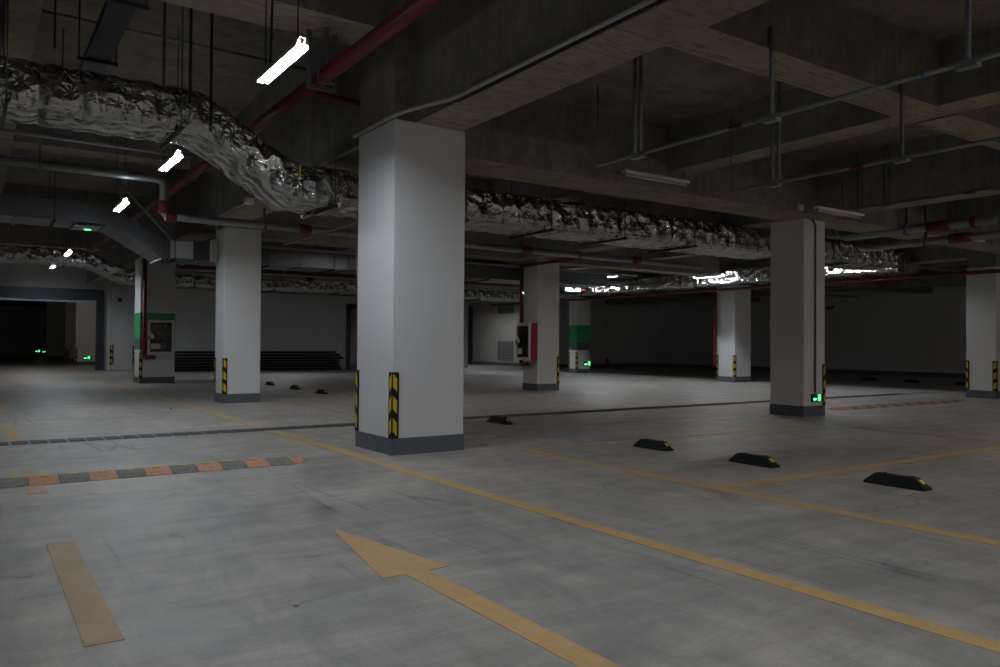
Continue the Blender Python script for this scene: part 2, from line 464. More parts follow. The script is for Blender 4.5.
# guards on the wall beside the gate
for x, lab in ((5.11, 'chevron corner guard on the wall edge right beside the gate'), (6.1, 'chevron guard strip on the gate wall next to the banded column')):
    o = GUARD.copy(); COL.objects.link(o); o.parent = None; o.name = 'corner_guard_strip'
    o.location = (x, 37.855, .25); o.rotation_euler = (0, 0, 0 if x < 6 else PI/2); o.scale = (1.5, 1.5, 1.15); tag(o, lab, 'corner guard')

# ------------------------------------------------------------------ gate
r = tag(empty('roller_gate', (-.5, 37.9, 0)), 'dark steel roller gate frame with raised shutter spanning the lane', 'gate')
MB().box(5.03, 5.33, -.12, .1, 0, 3.5).build('guide_post', M['darkframe'], r)
MB().box(-5.4, -5.1, -.12, .1, 0, 3.5).build('guide_post', M['darkframe'], r)
MB().box(-5.1, 5.03, -.16, .1, 3.12, 3.5).build('header_box', M['darkframe'], r)
MB().box(-5.1, 5.03, -.14, .06, 3.04, 3.12).build('blue_rail', M['gateblue'], r)
MB().box(-5.1, 5.03, -.02, .02, 2.93, 3.04).build('bottom_bar', M['alu'], r)
o = MB().bev(5.15, 5.27, 0, .12, 0, .7, .01).build('red_box', M['redcab']); o.location = (-.25, 54.4, 0)
tag(o, 'dark red box standing by the middle column beyond the gateway', 'box')

# ------------------------------------------------------------------ floor paint
def paint(name, pts, label, mat='yellow', z=.003):
    m = MB(); m.prism(pts, 'z', 0.0005, z)
    return tag(m.build(name, M[mat]), label, 'floor marking')
def strip(name, x0, x1, y0, y1, label, mat='yellow', z=.003):
    return paint(name, [(x0,y0),(x1,y0),(x1,y1),(x0,y1)], label, mat, z)
strip('lane_line', 3.50, 3.63, -9, 37, 'long continuous yellow line running along the lane past the nearest column', z=.0035)
strip('bay_front_line', 5.38, 5.52, -9, 7.55, 'yellow line closing the fronts of the nearest parking bays')
strip('bay_front_line', 5.56, 5.66, 11.9, 17.0, 'short yellow line seen between the second column and the nearest column', 'yellowdim')
strip('bay_divider_line', 5.52, 17, 4.52, 4.65, 'yellow bay divider line between the two nearest wheel stops', z=.0030)
strip('bay_divider_line', 5.52, 11.2, 7.43, 7.55, 'yellow bay divider line ending at the corner of the bay front line', z=.0030)
strip('bay_divider_line', 5.5, 12.2, 9.32, 9.42, 'faint yellow bay divider line just before the floor drain', 'yellowdim')
strip('bay_back_line', 11.3, 11.42, 5.0, 7.4, 'faint yellow line on the floor in front of the conduit column', 'yellowdim')
for y0, y1, lab in ((3.6, 5.55, 'wide tan dash of the lane centre line nearest the camera'), (7.42, 8.75, 'tan lane dash crossed by the speed bump'),
                    (11.4, 13.5, 'tan lane dash just beyond the floor drain'), (15.8, 17.8, 'small tan lane dash farther along the lane'), (20.2, 22.2, 'distant tan lane dash before the gateway')):
    o = strip('lane_dash', .405, .555, y0, y1, lab, 'tan')
paint('direction_arrow', [(1.97,-1.2),(2.11,-1.2),(2.11,3.79),(2.25,3.80),(2.035,4.98),(1.83,3.79),(1.97,3.79)], 'long yellow painted arrow with a narrow head pointing along the lane')

# ------------------------------------------------------------------ floor drain
r = tag(empty('floor_drain', (0, 11.2, 0)), 'long straight drain channel with dark grates crossing the floor', 'drain')
MB().box(-5, 30, -.195, .195, .0005, .004).build('channel_frame', M['gratebar'], r)
x = .02
gm = None
k = 0
while k < 100:
    if gm is None:
        m = MB(); m.box(0, .178, -.165, .165, .004, .010)
        m.mi = 0
        for i in range(4): m.box(.012+i*.043, .03+i*.043, -.15, .15, .010, .0125)
        gm = m.build('grate', M['grate'], r); gm.location = (x, 0, 0)
    else:
        q = gm.copy(); COL.objects.link(q); q.parent = r; q.location = (x, 0, 0)
    x += .205; k += 1

# ------------------------------------------------------------------ speed bumps
def bump_profile(w, h): return [(-w/2, 0), (-w/2, .006), (-w*.32, h*.7), (-w*.15, h), (w*.15, h), (w*.32, h*.7), (w/2, .006), (w/2, 0)]
def bump_seg(mat, L, parent, x):
    m = MB(); m.prism(bump_profile(.40, .045), 'x', .002, L-.002)
    o = m.build('rubber_segment', M[mat], parent); o.location = (x, 0, 0)
    c = MB(); c.bev(L/2-.035, L/2+.035, -.025, .025, .043, .055, .004)
    c.build('reflector_stud', M['reflect'], o)
    return o
def bump_end(parent, x, flip, mat='orange'):
    m = MB(); pr = bump_profile(.40, .045); n = len(pr)
    secs = [(0, 1.0), (.06, .96), (.11, .8), (.15, .55), (.17, .25)]
    rings = []
    for dx, k in secs:
        rings.append([m.bm.verts.new((dx*flip, a*k, b*(.35+.65*k) if b > 0 else 0)) for a, b in pr])
    for i in range(len(rings)-1):
        for j in range(n): m.bm.faces.new((rings[i][j], rings[i][(j+1)%n], rings[i+1][(j+1)%n], rings[i+1][j]))
    m.bm.faces.new(rings[0]); m.bm.faces.new(rings[-1])
    o = m.build('end_cap', M[mat], parent); o.location = (x, 0, 0)
def speed_bump(x0, n, L, y, label, first):
    r = tag(empty('speed_bump', (x0, y, 0)), label, 'speed bump')
    protos = {}
    for i in range(n):
        mt = ('orange', 'greyrub')[(i+first) % 2]
        if mt not in protos: protos[mt] = bump_seg(mt, L, r, i*L)
        else:
            q = copy_tree(protos[mt], r); q.location = (i*L, 0, 0)
    bump_end(r, n*L, 1); bump_end(r, 0, -1)
    return r
sb = speed_bump(2.78-.234*16, 16, .234, 8.05, 'orange and grey rubber speed bump lying across the lane', 0)
sb.rotation_euler = (0, 0, 0)
speed_bump(14.35, 19, .25, 9.08, 'far worn orange and grey speed bump beyond the conduit column', 0)

# ------------------------------------------------------------------ wheel stops
def make_stop():
    r = empty('wheel_stop')
    m = MB()
    L, W, H = .56, .15, .10
    pts = []
    prof = [(-W/2, 0), (-W/2, .02), (-W*.28, H), (W*.28, H), (W/2, .02), (W/2, 0)]
    secs = [(-L/2, .0), (-L/2, .25), (-L/2+.10, 1), (L/2-.10, 1), (L/2, .25)]
    rings = []
    for y, k in secs[1:]:
        rings.append([m.bm.verts.new((a*(.8+.2*k), y, min(b, .02)+(b-min(b, .02))*(k if k == 1 else .12))) for a, b in prof])
    n = len(prof)
    for i in range(len(rings)-1):
        for j in range(n): m.bm.faces.new((rings[i][j], rings[i][(j+1)%n], rings[i+1][(j+1)%n], rings[i+1][j]))
    m.bm.faces.new(rings[0]); m.bm.faces.new(rings[-1])
    o = m.build('rubber_block', M['black'], r)
    m = MB()
    for s in (-1, 1): m.box(-.043, .043, s*.13-.012, s*.13+.012, H-.001, H+.006)
    m.build('raised_rib', M['black'], r)
    for s in (-1, 1):
        m = MB()
        q = [Vector((-.022, s*(L/2-.075), .082)), Vector((.022, s*(L/2-.075), .082)), Vector((.022, s*(L/2-.035), .052)), Vector((-.022, s*(L/2-.035), .052))]
        q2 = [v+Vector((0, s*.004, .005)) for v in q]
        m._new(q+q2, [(0,1,2,3),(4,5,6,7),(0,1,5,4),(1,2,6,5),(2,3,7,6),(3,0,4,7)])
        m.build('reflector', M['reflect'], r)
    return r
P = make_stop()
stops = [(6.92, 3.81, 'black rubber wheel stop nearest the camera, lower right on the floor', 0),
         (6.88, 5.33, 'black wheel stop second nearest, left of the divider line', 0),
         (6.88, 6.80, 'black wheel stop third in the near row, in front of the divider line', 0),
         (6.97, 10.25, 'black wheel stop just right of the nearest column by the drain', 0),
         (7.22, 18.45, 'nearest of the four small wheel stops left of the nearest column', 0),
         (7.30, 20.6, 'second of the four small wheel stops between the first two columns', 0),
         (7.35, 22.9, 'third of the four small wheel stops between the first two columns', 0),
         (7.45, 25.0, 'wheel stop half hidden behind the second column', 0),
         (27.9, 16.4, 'left of three far wheel stops before the dark right wall', 0),
         (27.5, 14.6, 'middle of three far wheel stops before the dark right wall', 0),
         (27.3, 12.8, 'far wheel stop just left of the rightmost column', 0),
         (28.5, 22.5, 'far wheel stop seen left of the conduit column', 0)]
for i, (x, y, lab, rz) in enumerate(stops):
    o = P if i == 0 else copy_tree(P)
    o.location = (x, y, 0); o.rotation_euler = (0, 0, rz)
    if x > 20: o.scale = (1, 1.0, 1)
    tag(o, lab, 'wheel stop', 'wheel stops on the parking bays')

# ------------------------------------------------------------------ ceiling lamps
def make_lamp(lit, L=1.2, warm=False, bare=False):
    """batten with two tubes under an angled reflector, hung along y"""
    r = empty('batten_lamp' if lit else 'unlit_batten_lamp')
    if lit and not bare:
        m = MB()
        t = .003
        prof = [(-.060, -.050), (-.040, .002), (-.026, .04), (.026, .04), (.040, .002), (.060, -.050), (.057, -.050), (.037, 0), (-.037, 0), (-.057, -.050)]
        m.prism(prof, 'y', -L/2+.03, L/2-.03)
        m.build('reflector_housing', M['fixture'], r)
        tm = M['lampw' if warm else 'lamp']; tz = -.018; dx = .020
    else:
        m = MB(); m.bev(-.045, .045, -L/2-.04, L/2+.04, .008, .045, .006)
        m.build('housing', M['fixture'], r)
        tm = M['lampw' if lit else 'offtube']; tz = -.022; dx = 0
    for s in ((-1, 1) if lit and not bare else (1,)):
        MB().tube([(s*dx, -L/2, tz), (s*dx, L/2, tz)], .013, 8 if lit else 10).build('tube', tm, r)
        for e in (-1, 1):
            MB().bev(s*dx-.015, s*dx+.015, e*(L/2+.012)-.014, e*(L/2+.012)+.014, tz-.016, .01, .002).build('tube_holder', M['fixture' if lit else 'bluecap'], r)
    return r
lamp = make_lamp(True)
lx = 2.33; LZ = 3.84
row = [(7.05, 'lit twin tube lamp nearest the camera, hanging over the lane before the foil duct'),
       (11.85, 'lit twin tube lamp second along the lane, just below the foil duct'),
       (15.15, 'lit twin tube lamp third along the lane, beside the galvanised duct'),
       (25.9, 'small distant lit lamp fourth along the lane, before the gate wall'),
       (34.0, 'farthest lit lamp of the lane, closest to the gate'),
       (2.2, 'lit twin tube lamp above the lane behind the view'), (-2.6, 'lit lamp of the lane row farther behind the view'),
       (-7.2, 'last lit lamp of the lane row behind the view')]
used = set()
def place_lamp(x, y, z, rz, lab, group, ztop, proto=None):
    proto = proto or lamp
    o = copy_tree(proto) if proto.name in used else proto
    used.add(proto.name)
    o.location = (x, y, z); o.rotation_euler = (0, 0, rz); tag(o, lab, 'lamp', group)
    m = MB()
    for s in (-.45, .45):
        c_, s_ = math.cos(rz), math.sin(rz)
        m = MB(); m.tube([(0, s, .04), (0, s, ztop-z)], .006, 6)
        q = m.build('suspension_cord', M['dkrod'], o)
    return o
for y, lab in row: place_lamp({15.15: 2.17, 34.0: 2.56}.get(y, lx), y, {15.15: 3.67, 34.0: 4.10}.get(y, LZ), 0, lab, 'lamps above the lane', ZL)
for y, lab in ((12.6, 'lit lamp by the far duct seen right of the conduit column'), (17.1, 'lit lamp by the far foil duct seen left of the conduit column'),
               (22.6, 'lit lamp by the far foil duct seen right of the hose cabinet column'), (27.9, 'lit lamp by the far foil duct seen left of the hose cabinet column')):
    place_lamp(19.80, y, 3.52, 0, lab, 'lamps beside the far foil duct', ZS)
warm = make_lamp(True, warm=True)
for x, y, lab in ((9.9, 1.2, 'added fill lamp above the parking aisle beyond the right edge'), (14.6, 3.0, 'added fill lamp over the bays beyond the right edge')):  # unseen lamps added to brighten the right-hand bays
    place_lamp(x, y, 3.68, PI/2, lab, 'fill lamps added beyond the right edge', ZS, warm)
barelamp = make_lamp(True, bare=True)  # bare battens added out of view as extra light on columns and duct
for x, y, lab in ((8.5, -2.6, 'bare lit batten over the aisle behind the view'), (14.5, -2.6, 'second added bare fill batten over the aisle behind the view'), (20.2, -1.6, 'third added bare fill batten over the aisle behind the view'),
                  (27, 3.4, 'added bare fill batten near the right wall beyond the right edge')):
    place_lamp(x, y, 3.42, PI/2, lab, 'bare fill battens added over the aisle', ZS, barelamp)
place_lamp(8.5, 15.2, 3.9, PI/2, 'added fill lamp hidden behind the nearest column', 'fill lamps added above the foil duct', ZS, warm)  # added out of sight to lift the dim floor between the columns
place_lamp(14.0, 11.7, 3.84, PI/2, 'added fill lamp hidden above the foil duct left of the conduit column', 'fill lamps added above the foil duct', ZS, warm)  # likewise added unseen, brightens the floor past the duct
place_lamp(9.8, 29.4, 3.36, PI/2, 'added fill lamp hidden behind the distant foil duct before the back wall', 'lamps of the back bays', ZS)  # unseen lamp added to brighten the back wall
place_lamp(23.5, 37, 3.9, 0, 'added fill lamp in front of the cream wall with vents, hidden by the foil duct', 'lamps of the back bays', ZS)  # added where the duct hides it, to light the vent wall
place_lamp(16.9, 19.0, 3.52, PI/2, 'lit lamp glimpsed right of the hose cabinet column head', 'lamps of the back bays', ZS)
place_lamp(2.4, 41.2, 3.86, PI/2, 'lit lamp in the room beyond the gateway', 'lamps beyond the gateway', 4.3, barelamp)

ul = make_lamp(False)
for i, (x, y, z, rz, lab) in enumerate(((8.05, 7.9, 3.62, PI/2, 'unlit white batten lamp before the cross beam'), (11.55, 7.29, 3.40, PI/2, 'unlit white batten lamp at the head of the conduit column'),
                            (16.65, 7.7, 3.42, PI/2, 'small unlit batten lamp between the grey pipes and the rightmost column'))):
    o = ul if i == 0 else copy_tree(ul)
    o.location = (x, y, z); o.rotation_euler = (0, 0, rz); tag(o, lab, 'lamp', 'unlit lamps along the cross beam')
    for s, zt in (((-.5, 3.80),), ((-.5, ZS), ), ((-.5, ZS), (.5, ZS)))[i]:
        m = MB().tube([(0, s, .05), (0, s, zt-z)], .007, 6).build('suspension_rod', M['dkrod'], o)

# ------------------------------------------------------------------ ducts
def duct_path(x0, x1, zh, zl, xa, xb, r=.35):
    """centre height along x: high, slope down between xa and xb, low"""
    def z(x):
        if xa is None: return zl
        t = min(1, max(0, (x-xa)/(xb-xa)))
        t2 = t*t*(3-2*t)
        return zh + (zl-zh)*(.35*t2+.65*t)
    return z
def foil_duct(name, label, x0, x1, y0, y1, zfun, H, step, along='x', amp=1.0, hang=()):
    r = tag(empty(name, (0, 0, 0)), label, 'duct')
    W = y1-y0
    # perimeter samples (u along width, v height), rounded
    per = []
    def seg(a, b, n): return [(a[0]+(b[0]-a[0])*i/n, a[1]+(b[1]-a[1])*i/n) for i in range(n)]
    nw, nh = max(4, int(W/step)), max(4, int(H/step))
    c4 = [(0, 0), (W, 0), (W, H), (0, H)]
    for i, n in ((0, nw), (1, nh), (2, nw), (3, nh)): per += seg(c4[i], c4[(i+1) % 4], n)
    nx = int((x1-x0)/step)
    bm = bmesh.new(); rings = []
    pins = {}
    def pin(ix, row):
        k = (ix, row)
        if k not in pins:
            pins[k] = (random.uniform(-.05, .05), random.uniform(-.035, .035), random.uniform(0, 6.28), random.uniform(.5, 1.3))
        return pins[k]
    PS = .30
    for i in range(nx+1):
        x = x0+(x1-x0)*i/nx
        zc = zfun(x)
        ring = []
        for (u, v) in per:
            # outward normal of rounded box
            side = 'b' if v == 0 and 0 < u < W else 't' if v == H and 0 < u < W else 'n'
            nu = -1 if u < .02 else 1 if u > W-.02 else 0
            nv = -1 if v < .02 else 1 if v > H-.02 else 0
            cu = .035*min(1, 1)
            du = dv = 0
            # round corners
            eu = min(u, W-u); ev = min(v, H-v)
            if eu < .05 and ev < .05: du -= (1 if u > W/2 else -1)*.02; dv -= (1 if v > H/2 else -1)*.02
            # quilting between pins
            s_ = v if nu else u
            rows = round((H if nu else W)/.26)
            per_s = (H if nu else W)/max(1, rows)
            ix = round(x/PS)
            best = 9; crease = 0
            for a in (-1, 0, 1):
                for q in range(-1, rows+1):
                    jx, js, ph, am = pin(ix+a, q + (100 if nu else 0) + (500 if (nv > 0 or nu > 0) else 0))
                    px = (ix+a)*PS+jx; ps = (q+.5)*per_s+js
                    d = math.hypot(x-px, s_-ps)
                    if d < best:
                        best = d; th = math.atan2(s_-ps, x-px)
                        crease = math.sin(th*7+ph)*am*math.exp(-d/.09)*min(1, d/.03)
            puff = (min(best, .16)/.16)**.7*.034 + crease*.012
            puff += .012*noise.noise(Vector((x*5, s_*5+nu*7, zc*3))) + .006*noise.noise(Vector((x*17, s_*17+nu*3, 2.)))
            band = abs((x/1.2) % 1.0 - .5)*1.2
            if band < .04: puff *= .25
            k = amp*(.8 if nv < 0 and not nu else 1)
            y = y0+u+du+nu*puff*k; z = zc+v+dv+(nv*puff*k if not nu else 0)
            ring.append(bm.verts.new((x, y if along == 'x' else -y, z)))
        rings.append(ring)
    n = len(per)
    for i in range(nx):
        for j in range(n):
            f = bm.faces.new((rings[i][j], rings[i][(j+1) % n], rings[i+1][(j+1) % n], rings[i+1][j])); f.smooth = True
    bm.faces.new(rings[0]); bm.faces.new(rings[-1])
    m = MB(); m.bm.free(); m.bm = bm
    fw = m.build('foil_wrap', M['foil'], r)
    if along == 'y': fw.rotation_euler = (0, 0, PI/2)
    return r
def hangers(r, xs, y0, y1, zfun, ztop, along='x', mat='dkrod', bar=.03, w=.06):
    for x in xs:
        z = zfun(x)-.045
        m = MB()
        if along == 'x': m.box(x-bar/2, x+bar/2, y0-.10, y1+.10, z-.02, z+.02)
        else: m.box(y0-.10, y1+.10, x-bar/2, x+bar/2, z-.02, z+.02)
        hb = m.build('hanger_bar', M[mat], r)
        for y in (y0-w, y1+w):
            a = (x, y) if along == 'x' else (y, x)
            MB().tube([(*a, z), (*a, ztop)], .008, 6).build('hanger_rod', M['rod'], hb)
zf1 = duct_path(0, 0, 3.78, 3.075, 2.2, 3.45)
d1 = foil_duct('foil_duct', 'large crinkled foil-wrapped duct that drops under the main beam and runs behind the nearest column', -1.0, 17.3, 9.62, 10.6, zf1, .44, .035, 'x', 1.0)
hangers(d1, (-.2, .28, 2.0), 9.62, 10.6, zf1, ZL)
hangers(d1, (3.9,), 9.62, 10.6, zf1, 3.76)
hangers(d1, (5.9, 7.45, 9.0, 10.7, 13.6, 15.4), 9.62, 10.6, zf1, ZS)
# strap with blue tape
for x, y, zb in ((2.3, 9.5, 3.72), (2.06, 9.5, 4.3), (2.62, 9.46, 3.9)):
    pass
zf3 = duct_path(0, 0, 3.64, 3.15, 2.9, 4.1)
d3 = foil_duct('foil_duct', 'distant foil-wrapped duct crossing before the gate wall above the stacked steel', -1.0, 19.6, 27.3, 28.3, zf3, .44, .07, 'x', 1.0)
hangers(d3, (0.6, 2.4, 6.2, 8.9, 11.3, 14.5, 17.5), 27.3, 28.3, zf3, 4.8)
dF = foil_duct('foil_duct', 'far brightly lit foil duct running along the lamps before the right wall', 11.0, 29, 20.05, 20.95, lambda x: 3.24, .46, .07, 'y', 1.1)
hangers(dF, (12, 14, 16, 18, 20, 22, 24, 26, 28), 20.05, 20.95, lambda x: 3.24, ZS, 'y')

# galvanised duct
def galv_duct(label, pts, W, H, y0, flanges):
    """pts: (x, zbottom) polyline"""
    r = tag(empty('galvanised_duct', (0, y0, 0)), label, 'duct')
    for i in range(len(pts)-1):
        (xa, za), (xb, zb) = pts[i], pts[i+1]
        m = MB()
        m._new([(xa,0,za),(xa,W,za),(xa,W,za+H),(xa,0,za+H),(xb,0,zb),(xb,W,zb),(xb,W,zb+H),(xb,0,zb+H)],
               [(0,1,2,3),(7,6,5,4),(0,4,5,1),(1,5,6,2),(2,6,7,3),(3,7,4,0)])
        m.build('duct_section', M['galv'], r)
    for x in flanges:
        for i in range(len(pts)-1):
            if pts[i][0] <= x <= pts[i+1][0]:
                t = (x-pts[i][0])/(pts[i+1][0]-pts[i][0]); z = pts[i][1]+(pts[i+1][1]-pts[i][1])*t
                s = (pts[i+1][1]-pts[i][1])/(pts[i+1][0]-pts[i][0])
                m = MB()
                m.box(x-.02, x+.02, -.03, W+.03, z-.03, z); m.box(x-.02, x+.02, -.03, W+.03, z+H, z+H+.03)
                m.box(x-.02, x+.02, -.03, 0, z, z+H); m.box(x-.02, x+.02, W, W+.03, z, z+H)
                m.build('flange', M['galv'], r); break
    return r
gp = [(-1, 3.68), (2.3, 3.66), (3.35, 3.04), (16, 3.04)]
def zg(x):
    for i in range(len(gp)-1):
        if gp[i][0] <= x <= gp[i+1][0]:
            return gp[i][1]+(gp[i+1][1]-gp[i][1])*(x-gp[i][0])/(gp[i+1][0]-gp[i][0])
gd = galv_duct('plain galvanised sheet duct dropping beside the third lane lamp and passing behind the second column', gp, 1.15, .40, 17.75, (-.4, .7, 1.75, 2.3, 2.8, 3.35, 4.0, 5.2, 6.4, 7.6, 8.8, 10, 11.2))
MB().box(3.52, 3.98, -.035, -.005, 3.06, 3.42).build('lamp_glint_panel', M['alu'], gd)  # pale panel standing in for a lamp's reflection on the duct
MB().tube([(2.30, -.12, 4.72), (3.52, -.12, 3.42)], .03, 8).build('diagonal_brace', M['steel'], gd)
for x in (.3, 1.35, 3.6, 5.6, 7.2, 9.4, 11.6):
    z = zg(x)-.02
    hb = MB().box(x-.02, x+.02, -.12, 1.27, z-.04, z).build('hanger_bar', M['dkrod'], gd)
    for y in (-.08, 1.23): MB().tube([(x, y, z-.02), (x, y, 4.85)], .01, 6).build('hanger_rod', M['rod'], hb)

# ------------------------------------------------------------------ pipes
def pipe(name, label, pts, rad, mat='steel', cat='pipe', bends=.12, coup=(), clamps=(), n=12):
    r = tag(empty(name, pts[0]), label, cat); o0 = Vector(pts[0])
    MB().tube([Vector(p)-o0 for p in (bend(pts, bends) if len(pts) > 2 else pts)], rad, n).build('pipe_run', M[mat], r)
    for a, b in coup:
        MB().tube([Vector(a)-o0, Vector(b)-o0], rad*1.28, n).build('red_coupling', M['red'], r)
    for c_ in clamps:
        p, zt, rr = c_[0], c_[1], c_[2] if len(c_) > 2 else .012
        p = Vector(p)-o0
        d = (Vector(pts[-1])-Vector(pts[-2]))
        ax = 'y' if abs(d.y) > abs(d.x) else 'x'
        m = MB(); q = rad+.015
        if ax == 'y': m.box(p.x-q, p.x+q, p.y-.02, p.y+.02, p.z-q, p.z-q+.02); m.box(p.x-q, p.x+q, p.y-.02, p.y+.02, p.z+q-.015, p.z+q); m.box(p.x-q, p.x-q+.012, p.y-.02, p.y+.02, p.z-q, p.z+q); m.box(p.x+q-.012, p.x+q, p.y-.02, p.y+.02, p.z-q, p.z+q)
        else: m.box(p.x-.02, p.x+.02, p.y-q, p.y+q, p.z-q, p.z-q+.02); m.box(p.x-.02, p.x+.02, p.y-q, p.y+q, p.z+q-.015, p.z+q); m.box(p.x-.02, p.x+.02, p.y-q, p.y-q+.012, p.z-q, p.z+q); m.box(p.x-.02, p.x+.02, p.y+q-.012, p.y+q, p.z-q, p.z+q)
        cl = m.build('pipe_clamp', M['strut'], r)
        MB().box(p.x-rr, p.x+rr, p.y-rr, p.y+rr, p.z+q, zt-o0.z).build('hanger_strut', M['strut'], cl)
    return r
# cream conduit bent around the head of the nearest column, then along the beam
pipe('cable_conduit', 'cream conduit following the lower edge of the main beam around the nearest column head',
     [(3.88, 8.95, 3.795), (3.88, 7.75, 3.80), (4.12, 6.95, 3.80), (4.145, -2, 3.80)], .022, 'conduit', 'conduit', .25)
pipe('cable_conduit', 'cream conduit along the beam edge behind the nearest column', [(4.14, 9.0, 3.80), (4.14, 16.3, 3.80)], .022, 'conduit', 'conduit')
pipe('thin_cable', 'thin black cable beside the cream conduit on the main beam edge', [(4.155, 6.9, 3.765), (4.155, -2, 3.765)], .014, 'dkrod', 'cable')
# red sprinkler main
pipe('red_pipe', 'thick red pipe hanging along the main beam above the foil duct', [(3.32, 30, 4.33), (3.32, -2, 4.30)], .085, 'red', 'pipe',
     clamps=(((3.32, 8.45, 4.31), ZL, .02), ((3.32, 3.5, 4.31), ZL, .02), ((3.32, 15, 4.31), ZL, .02), ((3.32, 22, 4.31), ZL, .02)))
pipe('red_branch_pipe', 'thin red branch pipe from the thick red pipe into the column head', [(3.40, 9.0, 4.26), (4.0, 9.0, 4.24)], .035, 'red')
r = tag(empty('pipe_hanger', (3.32, 8.62, 4.2)), 'grey two-legged strut hanger carrying the thick red pipe', 'hanger')
MB().box(-.16, .18, -.02, .02, -.02, .02).build('cross_bar', M['strut'], r)
for s in (-.14, .17): MB().box(s-.025, s+.025, -.02, .02, .02, ZL-4.2).build('hanger_strut', M['strut'], r)
# thick grey pipe with elbow
pipe('grey_pipe', 'thick grey pipe stepping down by a red elbow and passing above the second column',
     [(-1, 14.6, 4.12), (2.78, 14.6, 4.10), (2.78, 14.6, 3.46), (16.6, 14.6, 3.42)], .075, 'steel', 'pipe', .14,
     coup=(((2.78, 14.6, 3.72), (2.78, 14.6, 3.50)), ((2.80, 14.6, 3.46), (2.98, 14.6, 3.46)), ((5.22, 14.6, 3.455), (5.45, 14.6, 3.455)), ((10.5, 14.6, 3.44), (10.78, 14.6, 3.44)), ((14.0, 14.6, 3.43), (14.25, 14.6, 3.43))),
     clamps=(((4.55, 14.6, 3.46), ZS+.6, .02), ((.9, 14.6, 4.115), ZL, .02), ((8.2, 14.6, 3.44), ZS, .02), ((12.2, 14.6, 3.43), ZS, .02)))
pipe('steel_pipe', 'thin steel pipe under the foil duct at the upper left', [(-1, 13.1, 4.25), (2.9, 13.1, 4.22)], .03, 'steel')
pipe('steel_pipe', 'thin steel pipe high under the lane ceiling', [(-1, 10.8, 5.22), (4.1, 10.95, 5.24)], .022, 'steel')
pipe('steel_pipe', 'thin steel pipe crossing under the dropped foil duct', [(5.5, 16.3, 3.34), (5.5, 11.8, 3.33)], .022, 'steel')
pipe('steel_pipe', 'thin steel pipe before the galvanised duct, between the first two columns', [(5.2, 17.4, 3.40), (17, 17.55, 3.40)], .03, 'steel')
# thin pipes over the bays
for x, y0, y1, lab, ss in ((5.58, 6.36, -2, 'thin steel pipe on double strut hangers over the nearest bays', ((5.75, 1, ZS), (4.15, 0, 3.96), (2.58, 0, ZS))),
                           (7.63, 6.25, -2, 'second thin steel pipe hung lower over the bays before the conduit column', ((5.62, 1, ZS), (4.15, 0, 3.9), (3.2, 0, ZS))),
                           (11.95, 7.5, -2, 'third thin steel pipe along the far side beam of the bays', ((6.75, 1, ZS), (5.1, 0, ZS)))):
    z = {5.58: 3.19, 7.63: 3.13, 11.95: 3.50}[x]
    r = tag(empty('steel_pipe', (x, y0, z)), lab, 'pipe')
    MB().tube([(0, 0, 0), (0, y1-y0, 0)], .021, 12).build('pipe_run', M['steel'], r)
    MB().tube([(0, .0, -.01), (0, .0, ZS-z-.4)], .009, 8).build('end_rod', M['rod'], r)
    for y, dbl, ztp in ss:
        zt = ztp-z
        for s in ((-.05, .05) if dbl else (0,)):
            q = MB(); q.box(s*.2-.016, s*.2+.016, y-y0+s-.014, y-y0+s+.014, -.03, zt)
            q.build('hanger_strut', M['strut'], r)
        MB().box(-.035, .035, y-y0-.07, y-y0+.07, -.045, -.02).build('saddle_bracket', M['steel'], r)
    for yr, col in (((4.52, 'red'), (2.93, 'hose'), (2.88, 'blue')) if x < 6 else ((4.63, 'red'),) if x < 9 else ((5.5, 'red'),)):
        w_ = .07 if col == 'red' else .014; MB().tube([(0, yr-y0-w_, 0), (0, yr-y0+w_, 0)], .0225, 12).build('colour_tape', M[{'red': 'red', 'hose': 'green', 'blue': 'bluecap'}[col]], r)
# thick pipes in the right bay
pipe('grey_pipe', 'upper thick grey pipe with red couplings right of the conduit column', [(14.8, 9.35, 4.42), (14.8, 9.35, 3.50), (14.8, -2, 3.49)], .085, 'steel', 'pipe', .2,
     coup=(((14.8, 7.55, 3.49), (14.8, 7.15, 3.49)), ((14.8, 6.78, 3.49), (14.8, 6.70, 3.49))), clamps=(((14.8, 7.95, 3.5), ZS, .03), ((14.8, 6.3, 3.5), ZS, .03)))
pipe('grey_pipe', 'lower thick grey pipe with a red coupling right of the conduit column', [(15.5, 9.35, 4.42), (15.5, 9.35, 3.32), (15.5, -2, 3.34)], .075, 'steel', 'pipe', .2,
     coup=(((15.5, 7.5, 3.33), (15.5, 7.1, 3.33)),), clamps=(((15.5, 7.95, 3.33), ZS, .02),))
pipe('red_pipe', 'long red pipe crossing in front of the far wall and the rightmost column head', [(20.55, 31, 3.11), (20.55, -2, 3.11)], .05, 'red')
pipe('red_riser_pipe', 'dark red riser pipe on the left side of the far guarded column', [(21.68, 18.45, .55), (21.68, 18.45, 3.3)], .06, 'red')
pipe('red_riser_pipe', 'dark red riser pipe rising from the hose cabinet beside the lane', [(4.62, 25.2, .79), (4.30, 25.2, .79), (4.30, 25.2, 3.75)], .055, 'red', bends=.08)
rp = pipe('red_riser_pipe', 'dark red riser pipe above and below the red and silver hose cabinet', [(12.56, 17.44, 1.85), (12.56, 17.44, 3.35)], .05, 'red')
MB().tube([Vector(p)-Vector((12.56, 17.44, 1.85)) for p in bend([(12.56, 17.44, .82), (12.56, 17.44, .72), (12.56, 17.12, .72)], .07)], .05, 12).build('lower_elbow', M['red'], rp)
pipe('red_pipe', 'red horizontal pipe with fittings above the hose cabinet column', [(12.56, 17.60, 3.42), (12.56, 14.75, 3.42)], .045, 'red')
